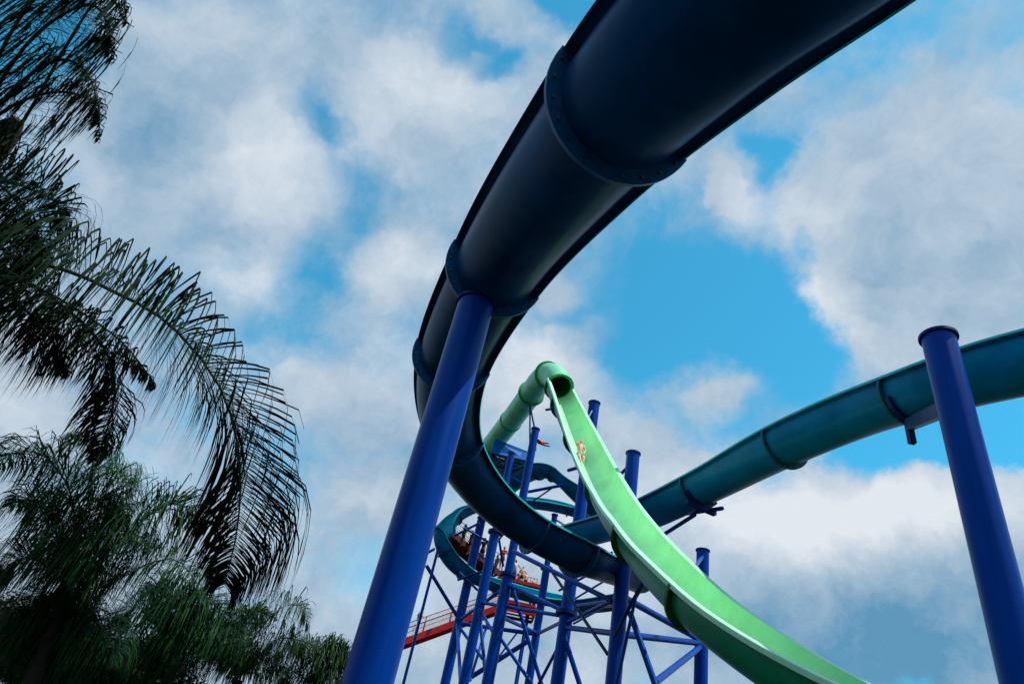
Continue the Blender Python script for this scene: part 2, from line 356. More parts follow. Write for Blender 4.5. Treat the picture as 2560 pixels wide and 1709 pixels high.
# ------------------------------------------------------------------ ground (below the frame)
def ground():
    mb = MB(); S = 1500; n = 24
    vs = []; fs = []
    for j in range(n + 1):
        for i in range(n + 1):
            x = (i / n - .5) * 2; y = (j / n - .5) * 2; x = x * abs(x) * S; y = y * abs(y) * S
            vs.append((x, y, -.02))
    for j in range(n):
        for i in range(n): fs.append((j * (n + 1) + i, j * (n + 1) + i + 1, (j + 1) * (n + 1) + i + 1, (j + 1) * (n + 1) + i))
    mb.add(vs, fs); o = mb.build('ground', M['ground'], None, 0); o['kind'] = 'structure'
    p = MB(); p.add([(-3, -12, .0), (9, -12, .0), (9, 9, .0), (-3, 9, .0)], [(0, 1, 2, 3)]); q = p.build('path', M['path'], None, 0); q['kind'] = 'structure'
ground()

# ------------------------------------------------------------------ the big near flume
A_CTRL = [(3.6, -1.0, 7.9, -10), (1.85, 1.41, 7.24, -13), (0.93, 2.59, 7.04, -17.6), (0.24, 4.83, 7.89, -17.7), (-0.50, 7.91, 8.81, -16.4), (-1.08, 11.35, 9.21, -11), (-0.93, 14.51, 9.45, -5.8),
          (0.01, 17.13, 9.59, -3.9), (1.45, 19.05, 9.62, -0.3), (3.25, 19.9, 9.45, 2)] + [(*at(1500, 1398, 22.0), 0), (*at(1560, 1420, 23.9), 0), (*at(1600, 1436, 25.2), 0)]
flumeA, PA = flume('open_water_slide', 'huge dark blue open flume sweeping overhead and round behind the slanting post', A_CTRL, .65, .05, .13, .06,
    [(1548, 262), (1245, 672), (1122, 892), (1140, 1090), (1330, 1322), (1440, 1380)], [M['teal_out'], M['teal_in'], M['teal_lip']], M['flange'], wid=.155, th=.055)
# right hand flume
R_CTRL = [(*at(1440, 1330, 27.5), -3), (*at(1530, 1305, 25.8), -3), (5.94, 21.63, 12.10, -0.5), (7.05, 18.61, 12.15, 0.3), (7.66, 15.33, 11.80, 6), (8.37, 12.72, 11.55, 4), (8.74, 10.53, 10.98, 5.1), (9.37, 9.07, 10.70, 10),
          (10.6, 7.2, 10.4, 12), (12.2, 5.6, 10.1, 12)]
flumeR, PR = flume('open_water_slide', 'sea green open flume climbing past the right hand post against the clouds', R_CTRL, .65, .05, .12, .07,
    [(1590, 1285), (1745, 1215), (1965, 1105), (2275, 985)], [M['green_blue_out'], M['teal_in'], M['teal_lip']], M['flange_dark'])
# far helix flume
def hp(x, y, d, b=0): return (*at(x, y, d), b)
H_CTRL = [hp(1245, 1235, 40), hp(1285, 1202, 39.5), hp(1325, 1178, 38.5), hp(1365, 1170, 37.5, -4), hp(1402, 1186, 36.8, -6), hp(1440, 1222, 36, -8), hp(1480, 1262, 36, -4), hp(1505, 1285, 37.5), hp(1485, 1286, 39.5, 6), hp(1430, 1266, 40.3, 30), hp(1360, 1251, 40.3, 32), hp(1280, 1246, 40, 26), hp(1200, 1254, 40, 8),
          hp(1148, 1276, 39, 2), hp(1119, 1304, 38.2, 0), hp(1109, 1338, 37.6, 0), hp(1121, 1378, 37.2, 0), hp(1150, 1412, 37.2, -6), hp(1195, 1436, 37.8, -20), hp(1260, 1460, 38.5, -32), hp(1330, 1480, 39, -32), hp(1400, 1494, 39, -30), hp(1470, 1505, 38, -8), hp(1560, 1495, 36)]
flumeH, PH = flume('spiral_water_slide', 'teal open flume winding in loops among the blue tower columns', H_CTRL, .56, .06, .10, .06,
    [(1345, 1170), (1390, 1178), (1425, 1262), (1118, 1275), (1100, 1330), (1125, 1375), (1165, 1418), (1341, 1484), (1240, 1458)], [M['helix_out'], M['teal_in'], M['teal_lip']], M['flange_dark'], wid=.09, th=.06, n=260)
# second short far flume seen right of the first loop
# ------------------------------------------------------------------ green slide
G_CTRL = [(2.64, 26.70, 19.66, 0), (3.48, 24.15, 16.03, -12), (3.96, 21.57, 13.07, -12.0), (4.20, 19.03, 10.73, -4), (4.31, 16.79, 9.00, -1.3), (4.60, 14.85, 7.48, -6.3), (5.29, 13.11, 6.04, -12), (6.37, 11.22, 4.74, -11.5), (7.6, 9.6, 3.9, -8), (9.2, 8.2, 3.2, -4)]
PG = Path(G_CTRL, 170)
gslide = thing('green_body_slide', 'bright green slide with a tube at its top plunging past the tower', 'water slide', (4.2, 19, 0))
def green():
    r, w, lip, dn = .62, .2, .12, .1
    joints = [PG.near_px(1420, 1010), PG.near_px(1455, 1095), PG.near_px(1515, 1225), PG.near_px(1600, 1345), PG.near_px(1745, 1500)]
    cuts = [0] + joints + [PG.n - 1]; prof = u_profile(r, w, lip, dn)
    for a in range(len(cuts) - 1):
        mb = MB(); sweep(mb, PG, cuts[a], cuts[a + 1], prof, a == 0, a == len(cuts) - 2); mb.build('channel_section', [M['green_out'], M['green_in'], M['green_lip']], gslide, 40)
    for j in joints:
        f = flange_mesh(PG, j, r - .003, w, .13, .09).build('flange', M['green_flange'], gslide, 40); tot = MB()
        for k in range(11):
            a = radians(188 + 164 * k / 10); bo = MB(); bolt(bo, PG.pt(j, (r + .07) * cos(a), (r + .07) * sin(a)), Vector(PG.T[j]), .018, .06); bo.build('bolt', M['bolt'], f, 0)
    # closed tube: from the start platform, round the bend, to the mouth
    R = .61
    def hollow(mb, pts, ro, ri, seg=36):
        pts = [Vector(p) for p in pts]; n = len(pts); ref = None; vs = []
        for i, p in enumerate(pts):
            t = (pts[min(i + 1, n - 1)] - pts[max(i - 1, 0)]).normalized()
            if ref is None: ref = t.cross(Vector((0, 0, 1)))
            ref = (ref - t * ref.dot(t)).normalized(); b = t.cross(ref)
            for rr in (ro, ri):
                for k in range(seg):
                    a = 2 * pi * k / seg; vs.append(p + (ref * cos(a) + b * sin(a)) * rr)
        fs = []; mi = []
        for i in range(n - 1):
            for k in range(seg):
                k2 = (k + 1) % seg; A = i * 2 * seg; B = A + 2 * seg
                fs.append((A + k, A + k2, B + k2, B + k)); mi.append(0)
                fs.append((A + seg + k, B + seg + k, B + seg + k2, A + seg + k2)); mi.append(1)
        for E, fl in ((0, 0), ((n - 1) * 2 * seg, 1)):
            for k in range(seg):
                k2 = (k + 1) % seg; q = (E + k, E + seg + k, E + seg + k2, E + k2); fs.append(q if not fl else q[::-1]); mi.append(0)
        b = len(mb.v); mb.v += [tuple(v) for v in vs]; mb.f += [tuple(i + b for i in f) for f in fs]; mb.mi += mi
    mouth = Vector(PG.C[0]); T0 = Vector(PG.T[0])
    ctrl = [at(1222, 1122, 41.5), at(1277, 1052, 38.6), at(1328, 983, 36.0), at(1350, 953, 34.8), at(1370, 938, 33.8), at(1387, 944, 33.0), mouth - T0 * .0]
    C = [Vector(c) for c in spline([tuple(c) for c in ctrl], 73)]
    cuts = [0, 12, 24, 48, 72]
    outm = [M['green_tube'], M['green_inside_shade']]
    for a in range(4):
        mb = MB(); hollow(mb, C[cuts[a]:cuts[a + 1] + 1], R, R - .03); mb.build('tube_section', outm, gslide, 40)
    class Q: pass
    for c in cuts[1:]:
        i = min(c, 71); t = (C[min(i + 1, 72)] - C[i - 1]).normalized(); s_ = t.cross(Vector((0, 0, 1))).normalized(); nn = s_.cross(t)
        q = Q(); q.C = {0: C[c]}; q.S = {0: s_}; q.N = {0: nn}; q.T = {0: t}
        f = flange_mesh(q, 0, R - .004, 0, .11 if c > 12 else .05, .09, 40, True).build('flange', M['green_ring'], gslide, 40)
    return C
M['green_tube'] = mat('green_tube_gelcoat', (0.25, 0.74, 0.42), .3, .5, noise=.2, nscale=1.5, tint=(.4, 1, .7))
M['green_inside_shade'] = mat('shade_darkened_tube_inside', (0.005, 0.10, 0.03), .4, .4, noise=.2, nscale=2)  # shade of the long curved tube is put into this inner colour
M['green_ring'] = mat('green_tube_flange', (0.03, 0.40, 0.09), .45, .4, noise=.2, nscale=6, tint=(.4, 1, .7))
GC = green()

# ------------------------------------------------------------------ steel columns
def column(root, x, y, d, dia, name='column', capw=None, d2=None, lower=None, seg=28, arms=(), mt=None):
    """vertical tube whose top is seen at x, y"""
    top = at(x, y, d); mb = MB(); mt = mt or M['steel']
    zs = [0, .4] + [top.z * k / 6 for k in range(1, 7)]
    if lower:     # (z of collar, lower diameter)
        zc, ld = lower; mb.tube([(top.x, top.y, zc), (top.x, top.y, top.z)], dia / 2, seg)
        c = mb.build(name, mt, root, 40)
        m2 = MB(); m2.tube([(top.x, top.y, 0), (top.x, top.y, zc)], ld / 2, seg); m2.build(name, mt, root, 40)
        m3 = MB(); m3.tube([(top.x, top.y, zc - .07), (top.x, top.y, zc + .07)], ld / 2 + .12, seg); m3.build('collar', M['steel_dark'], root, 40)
    else:
        mb.tube([(top.x, top.y, 0), (top.x, top.y, top.z)], dia / 2, seg); c = mb.build(name, mt, root, 40)
    if capw is None: capw = .035
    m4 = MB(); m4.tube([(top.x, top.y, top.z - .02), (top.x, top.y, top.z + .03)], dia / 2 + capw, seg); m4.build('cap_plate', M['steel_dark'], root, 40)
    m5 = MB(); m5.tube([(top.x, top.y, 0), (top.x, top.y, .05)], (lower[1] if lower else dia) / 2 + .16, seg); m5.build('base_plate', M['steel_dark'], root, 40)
    return Vector((top.x, top.y, top.z))
def on_col(p, y):
    """point of the vertical axis through p that is seen at image height y"""
    lo, hi = 0.0, 40.0
    for _ in range(50):
        mid = (lo + hi) / 2
        if pix((p.x, p.y, mid))[1] > y: lo = mid
        else: hi = mid
    return Vector((p.x, p.y, mid))

post1 = thing('support_post', 'thick blue post in the left foreground carrying the overhead flume', 'post', (-0.65, 7.42, 0), 'blue steel posts standing apart from the tower')
t1 = column(post1, 1190, 762, 10.3, .54, 'shaft', capw=.03)
def saddle(root, path, i, r, w, top, arm=.0):
    """curved cradle plate under a flume plus a stub to the column top"""
    mb = MB(); C = Vector(path.C[i]); S = Vector(path.S[i]); N = Vector(path.N[i]); T = Vector(path.T[i]); seg = 14; vs = []
    for tt in (-.06, .06):
        for rr in (r + .005, r + .09):
            for k in range(seg + 1):
                a = radians(215 + 110 * k / seg); vs.append(C + S * rr * cos(a) + N * rr * sin(a) + T * tt)
    n = seg + 1; fs = []
    for k in range(seg): fs += [(k, k + 1, n + k + 1, n + k), (2 * n + k, 3 * n + k, 3 * n + k + 1, 2 * n + k + 1), (n + k, n + k + 1, 3 * n + k + 1, 3 * n + k), (k, 2 * n + k, 2 * n + k + 1, k + 1)]
    fs += [(0, n, 3 * n, 2 * n), (seg, 2 * n + seg, 3 * n + seg, n + seg)]
    mb.add(vs, fs); b = C - N * (r + .07)
    mb.build('saddle', M['steel_dark'], root, 40)
    if top is not None:
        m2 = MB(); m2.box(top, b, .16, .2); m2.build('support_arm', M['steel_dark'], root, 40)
iA = min(range(PA.n), key=lambda i: (PA.C[i][0] - t1.x) ** 2 + (PA.C[i][1] - t1.y) ** 2)
saddle(post1, PA, iA, .65, .05, None)
post2 = thing('support_post', 'thick blue post at the right edge standing in front of the sea green flume', 'post', (6.67, 7.8, 0), 'blue steel posts standing apart from the tower')
t2 = column(post2, 2346, 845, 10.95, .49, 'shaft', capw=.04)
iR = PR.near_px(2290, 985)
cR = Vector(PR.C[iR]) - Vector(PR.N[iR]) * .8
saddle(post2, PR, iR, .65, .05, None)
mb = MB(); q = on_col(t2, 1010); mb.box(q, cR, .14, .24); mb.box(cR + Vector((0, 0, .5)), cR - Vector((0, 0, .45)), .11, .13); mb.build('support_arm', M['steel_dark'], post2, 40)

tower = thing('slide_tower', 'blue steel tower of columns and diagonal braces holding the slides', 'slide tower', (3, 29, 0))
TP = {}
def tc_(n, x, y, d, dia, **k): TP[n] = column(tower, x, y, d, dia, **k)
tc_('P3', 1486, 1008, 31.6, .5)
tc_('P4', 1583, 1134, 24.3, .47)
tc_('P5', 1757, 1376, 27.5, .5)
zc = 0
p6 = at(1339, 1073, 35); z6 = on_col(p6, 1437).z
tc_('P6', 1339, 1073, 35, .40, lower=(z6, .50))
p7 = at(1279, 1133, 36.5)
tc_('P7', 1279, 1133, 36.5, .36, lower=(on_col(p7, 1330).z, .47))
tc_('P8', 1205, 1295, 40, .50)
tc_('P9', 1387, 1287, 37.5, .31, lower=(on_col(at(1387, 1287, 37.5), 1420).z, .40))
tc_('P10', 1096, 1368, 36.5, .15)
p3 = TP['P3']; z3 = on_col(p3, 1533)
mb = MB(); mb.tube([z3 - Vector((0, 0, .07)), z3 + Vector((0, 0, .07))], .42, 28); mb.build('collar', M['steel_dark'], tower, 40)
def on(n, y): return on_col(TP[n], y)
def brace(a, b, w, name='brace', mt=None, dd=None):
    a = Vector(a); b = Vector(b); d = (pix(a)[2] + pix(b)[2]) / 2
    mb = MB(); mb.tube([a, a.lerp(b, .5), b], w * d / FPX / 2, 14); mb.build(name, mt or M['steel'], tower, 40)
def B(x0, y0, d0, x1, y1, d1, w, **k): brace(at(x0, y0, d0), at(x1, y1, d1), w, **k)
dof = lambda n, y: pix(on(n, y))[2]
B(1066, 1413, 36.5, 1143, 1540, dof('P8', 1545), 9)
brace(at(1144, 1540, dof('P8', 1545)), on('P8', 1548), 9)
brace(on('P8', 1557), at(1334, 1583, dof('P9', 1583)), 10)
brace(on('P8', 1550), on('P6', 1466), 9)
brace(on('P7', 1505), on('P3', 1540), 9)
brace(on('P8', 1562), at(1206, 1645, 33), 8)
B(1279, 1462, dof('P6', 1462) - .2, 1355, 1712, 27.5, 10)
brace(on('P6', 1458), on('P3', 1530), 10)
brace(on('P6', 1540), on('P9', 1581), 9)
brace(on('P6', 1582), at(1332, 1712, 27), 9)
brace(on('P9', 1585), on('P3', 1549), 9)
B(1168, 1697, 32, 1320, 1602, 34, 12)
B(1143, 1560, dof('P8', 1560) - .3, 1152, 1712, 29.5, 9)
B(1198, 1522, dof('P7', 1522) - .3, 1216, 1712, 28.5, 9)
brace(on('P7', 1520), on('P6', 1594), 8)
B(1294, 1579, 36, 1236, 1655, 34, 4.5)
B(1219, 1555, 35, 1175, 1700, 31, 7)
# around the front column
B(1283, 1377, 27, 1531, 1502, dof('P4', 1502) + .1, 12)
B(1381, 1430, 25.3, 1519, 1634, dof('P4', 1634) + .1, 8, mt=M['steel_dark'])
brace(on('P3', 1557), on('P4', 1490), 11)
brace(at(1434, 1558, 26), at(1512, 1516, 23.5), 5); brace(at(1512, 1516, 23.5), on('P4', 1512), 5)
brace(on('P3', 1567), on('P4', 1583), 14); brace(on('P4', 1583), on('P5', 1607), 16)
B(1409, 1585, dof('P3', 1585) - .3, 1450, 1712, 24, 13)
brace(on('P3', 1590), at(1345, 1712, 25.5), 8)
brace(on('P4', 1488), on('P5', 1600), 16)
B(1610, 1455, 20.6, 1576, 1512, 20.3, 11, mt=M['steel_dark']); B(1576, 1512, 20.3, 1536, 1592, 20, 10, mt=M['steel_dark']); B(1592, 1478, 20.5, 1541, 1712, 18.4, 9, mt=M['steel_dark'])
B(1575, 1530, 20.6, 1640, 1715, 18.8, 16)
brace(on('P5', 1614), at(1638, 1704, 19.5), 16)
B(1530, 1380, dof('P4', 1390), 1500, 1440, 21.2, 7, mt=M['steel_dark'])
# arms to the green slide
def arm(n, y, u, px, w=9, mt=None):
    i = PG.near_px(*px); p = PG.pt(i, u, -.35); a = on(n, y); k = a.lerp(p, .45) + Vector((0, 0, -.12)); brace(a, k, w, 'support_arm'); brace(k, p, w, 'support_arm')
arm('P3', 1018, -.6, (1432, 1035), 7); arm('P4', 1153, -.62, (1490, 1170), 8); arm('P5', 1390, -.6, (1640, 1400), 9)
for px, n in (((1420, 1012), 'P3'), ((1455, 1100), 'P3'), ((1515, 1225), 'P3')):
    i = PG.near_px(*px); saddle(tower, PG, i, .63, .2, None)
B(1365, 1024, 30.0, 1384, 1021, 29.6, 6, mt=M['steel_dark'], name='support_arm'); B(1421, 1175, 27.2, 1445, 1168, 26.6, 9, mt=M['steel'], name='support_arm')
# bracket under the sea green flume
B(1612, 1298, 24.5, 1806, 1270, 20.9, 10, name='support_arm'); B(1660, 1335, 23.5, 1737, 1286, 21.8, 10, name='support_arm')
i = PR.near_px(1755, 1215); saddle(tower, PR, i, .65, .05, None)
mb = MB(); c = Vector(PR.C[i]) - Vector(PR.N[i]) * .78; s_ = Vector(PR.S[i]); mb.box(c - s_ * .55, c + s_ * .55, .16, .14); mb.build('saddle_beam', M['steel_dark'], tower, 40)
# hangers of the green tube and odd members
brace(at(1322, 1000, 36), on('P6', 1078), 4.5, 'hanger'); brace(at(1325, 1010, 36), on('P6', 1150), 4, 'hanger', M['steel_dark'])
mb = MB(); pts = []
c = GC[24]; t = (GC[25] - GC[23]).normalized(); s_ = t.cross(Vector((0, 0, 1))).normalized(); nn = s_.cross(t)
mb.tube([c + (s_ * cos(a) + nn * sin(a)) * .68 for a in [radians(190 + 160 * k / 14) for k in range(15)]], .05, 8); mb.build('hanger_strap', M['steel_dark'], tower, 40)
B(1325, 1257, 35.5, 1388, 1214, 35.5, 4); B(1320, 1229, 35.5, 1408, 1212, 35.5, 8); B(1283, 1195, 36.5, 1310, 1210, 36, 5)
B(1392, 1300, 36.8, 1432, 1325, 30.5, 5); B(1458, 1322, 30.2, 1512, 1312, 29.5, 8)
B(1135, 1339, 35.5, 1198, 1307, 35.6, 6); B(1158, 1318, 35.5, 1225, 1356, 35.5, 5); B(1180, 1366, 37, 1215, 1400, 36, 5); B(1085, 1372, 35, 1060, 1386, 36, 7)
B(1233, 1366, 35, 1262, 1330, 34.5, 5); B(1248, 1350, 35.2, 1258, 1415, 35, 6); B(1144, 1449, 33.2, 1205, 1428, 33.2, 6, mt=M['steel_dark']); B(1148, 1430, 34, 1195, 1475, 33.5, 6)
B(1398, 1475, 27, 1500, 1420, 24.5, 6); B(1430, 1500, 29.5, 1530, 1440, 26, 5); B(1440, 1512, 29, 1535, 1500, 24, 6); B(1330, 1500, 34.5, 1400, 1520, 34, 5)
# ------------------------------------------------------------------ start tower roof
roof = thing('canopy_roof', 'blue sheet metal canopy over the start platform below the green tube', 'roof', tuple(at(1290, 1140, 38.5)))
def rp(x, y, d): return at(x, y, d)
mb = MB()
def slab(mb, pts, th):
    pts = [Vector(p) for p in pts]; nrm = (pts[1] - pts[0]).cross(pts[2] - pts[0]).normalized(); n = len(pts)
    vs = pts + [p + nrm * th for p in pts]
    mb.add(vs, [tuple(range(n))[::-1], tuple(range(n, 2 * n))] + [(i, (i + 1) % n, n + (i + 1) % n, n + i) for i in range(n)])
slab(mb, [rp(1238, 1096, 39.2), rp(1326, 1130, 39.2), rp(1318, 1150, 38.6), rp(1228, 1131, 38.6)], .06)
mb.build('front_sheet', M['roof_blue'], roof, 0)
mb = MB(); slab(mb, [rp(1212, 1128, 38.7), rp(1322, 1150, 38.7), rp(1312, 1186, 41.5), rp(1275, 1212, 43), rp(1225, 1190, 42)], .05); mb.build('ceiling_sheet', mat('teal_ceiling_sheet', (0.0, .12, .22), .5, .4, noise=.4, nscale=3), roof, 0)
for k in range(7):
    a = rp(1216 + k * 17, 1133 + k * 3.4, 38.4); b = rp(1212 + k * 15, 1180 + k * 2.2, 41.3); mb = MB(); mb.box(a, b, .07, .12); mb.build('rafter', M['steel_dark'], roof, 0)
for (a, b) in (((1218, 1136), (1322, 1166)), ((1214, 1158), (1318, 1182)), ((1225, 1132), (1290, 1168)), ((1236, 1134), (1215, 1165)), ((1255, 1160), (1285, 1135))):
    mb = MB(); mb.tube([rp(*a, 38.2), rp(*b, 38.9)], .05, 8); mb.build('truss_member', M['steel_dark'], roof, 30)

# ------------------------------------------------------------------ flag
def flag():
    t = thing('pennant_flag', 'small red two tailed flag streaming beside the column top', 'flag', tuple(at(1343, 1107, 34.6)))
    o = at(1343, 1103, 34.6); dx = (at(1374, 1113, 34.6) - o); up = (at(1341, 1094, 34.6) - at(1343, 1103, 34.6)) ; n = 14
    vs = []; fs = []
    nr = dx.cross(up).normalized()
    for i in range(n + 1):
        s = i / n; wob = sin(s * 7) * .06; p = o + dx * s + nr * wob + up * (.12 * sin(s * 7 + .5))
        hh = up * (1 - .3 * s) * .72
        gap = 0 if s < .45 else (s - .45) / .55
        for lv in (1, .02 + .75 * gap * .55, -.02 - .75 * gap * .55, -1):
            vs.append(p + hh * lv)
    for i in range(n):
        for j in ((0, 1), (2, 3)) if i >= n * .45 else ((0, 1), (1, 2), (2, 3)):
            a = i * 4; b = a + 4; fs.append((a + j[0], a + j[1], b + j[1], b + j[0]))
    mb = MB(); mb.add(vs, fs); ob = mb.build('cloth', M['flag'], t, 60); md = ob.modifiers.new('s', 'SOLIDIFY'); md.thickness = .012
    mb = MB(); mb.tube([at(1341.5, 1090, 34.6), at(1340, 1128, 34.6)], .015, 8); mb.build('staff', M['steel_dark'], t, 30)
flag()

# ------------------------------------------------------------------ red stairs and landings
def stairs(name, label, a, b, width, side, mt, railmt, steps, balus, posts_every=6, rail_h=1.05):
    a = Vector(a); b = Vector(b); h = Vector((b.x - a.x, b.y - a.y, 0)).normalized(); sd = h.cross(Vector((0, 0, 1))).normalized() * side
    root = thing(name, label, 'stairs', (a.x, a.y, 0))
    up = Vector((0, 0, 1))
    for o_ in (0, width):
        mb = MB(); mb.box(a + sd * o_, b + sd * o_, .07, .34); mb.build('stringer', mt, root, 0)
    for k in range(steps):
        p = a.lerp(b, (k + .5) / steps); mb = MB(); mb.box(p + sd * .02 + up * .04, p + sd * (width - .02) + up * .04, .30, .04); mb.build('tread', M['red_dark'], root, 0)
    for o_ in (0, width):
        rl = MB(); 
        for hh, rr in ((rail_h, .022), (rail_h * .74, .014), (rail_h * .46, .014), (.20, .014)):
            rl.tube([a + sd * o_ + up * hh, b + sd * o_ + up * hh], rr, 8)
        R_ = rl.build('railing', railmt, root, 30)
        for k in range(balus + 1):
            p = a.lerp(b, k / balus) + sd * o_; mb = MB()
            if k % posts_every == 0: mb.box(p + up * .1, p + up * rail_h, .06, .06); mb.build('post', railmt, R_, 0)
            else: mb.tube([p + up * .20, p + up * rail_h * .98], .007, 5); mb.build('baluster', railmt, R_, 30)
    return root, sd
st1, sd1 = stairs('stairway', 'red stairway with slender railings climbing from the thick post to the tower', at(985, 1612, 38.6), at(1262, 1512, 41.0), 1.3, -1, M['red'], M['red'], 22, 66, 16)
st2, sd2 = stairs('stairway', 'dark red upper stairway inside the loop of the teal flume', at(1252, 1436, 42), at(1128, 1330, 41.5), 1.3, 1, M['red_dark'], M['red_dark'], 20, 30)
def landing(name, label, a, b, depth, mt, rail=True):
    a = Vector(a); b = Vector(b); b.z = a.z; h = (b - a).normalized(); sd = Vector((-h.y, h.x, 0)); root = thing(name, label, 'platform', (a.x, a.y, 0))
    up = Vector((0, 0, 1))
    mb = MB(); slab(mb, [a, b, b + sd * depth, a + sd * depth], .08); mb.build('deck', M['red_dark'], root, 0)
    for o_ in (0, depth):
        for zz in ((-.05,) if rail else (-.05, -.28, -.5)):
            mb = MB(); mb.box(a + sd * o_ + up * zz, b + sd * o_ + up * zz, .12, .17 if zz != -.28 else .08); mb.build('fascia_beam', mt, root, 0)
    for o_ in (0, 1):
        e = a.lerp(b, o_); mb = MB(); hz = .12 if rail else .5; mb.box(e - up * (hz / 2 + .03), e + sd * depth - up * (hz / 2 + .03), .12, hz); mb.build('edge_beam', mt, root, 0)
    if rail:
        rl = MB()
        for hh in (1.05, .7, .35): rl.tube([a + sd * depth + up * hh, b + sd * depth + up * hh], .02, 8)
        R_ = rl.build('railing', mt, root, 30)
        for k in range(13):
            p = a.lerp(b, k / 12) + sd * depth; mb = MB(); mb.tube([p, p + up * 1.05], .02, 6); mb.build('post', mt, R_, 30)
    return root, sd
ld1, s1 = landing('landing_platform', 'bright red landing under the lower loop of the teal flume', at(1264, 1499, 41.0), at(1340, 1508, 41.0), 1.6, M['red'], False)
ld2, s2 = landing('landing_platform', 'upper red platform where bathers wait in line', at(1248, 1440, 42.2), at(1350, 1462, 42.2), 2.0, M['red'], True)
for o_, (n0, n1) in ((ld1, ('a', 'b')),):
    for px in (1258, 1322):
        top = at(px, 1505, 42); mb = MB(); mb.tube([(top.x, top.y, 0), (top.x, top.y, top.z - .3)], .07, 10); mb.build('leg', M['steel'], o_, 30)
for px in (1275, 1335):
    top = at(px, 1450, 43.5); mb = MB(); mb.tube([(top.x, top.y, 0), (top.x, top.y, top.z - .3)], .08, 10); mb.build('leg', M['steel'], ld2, 30)

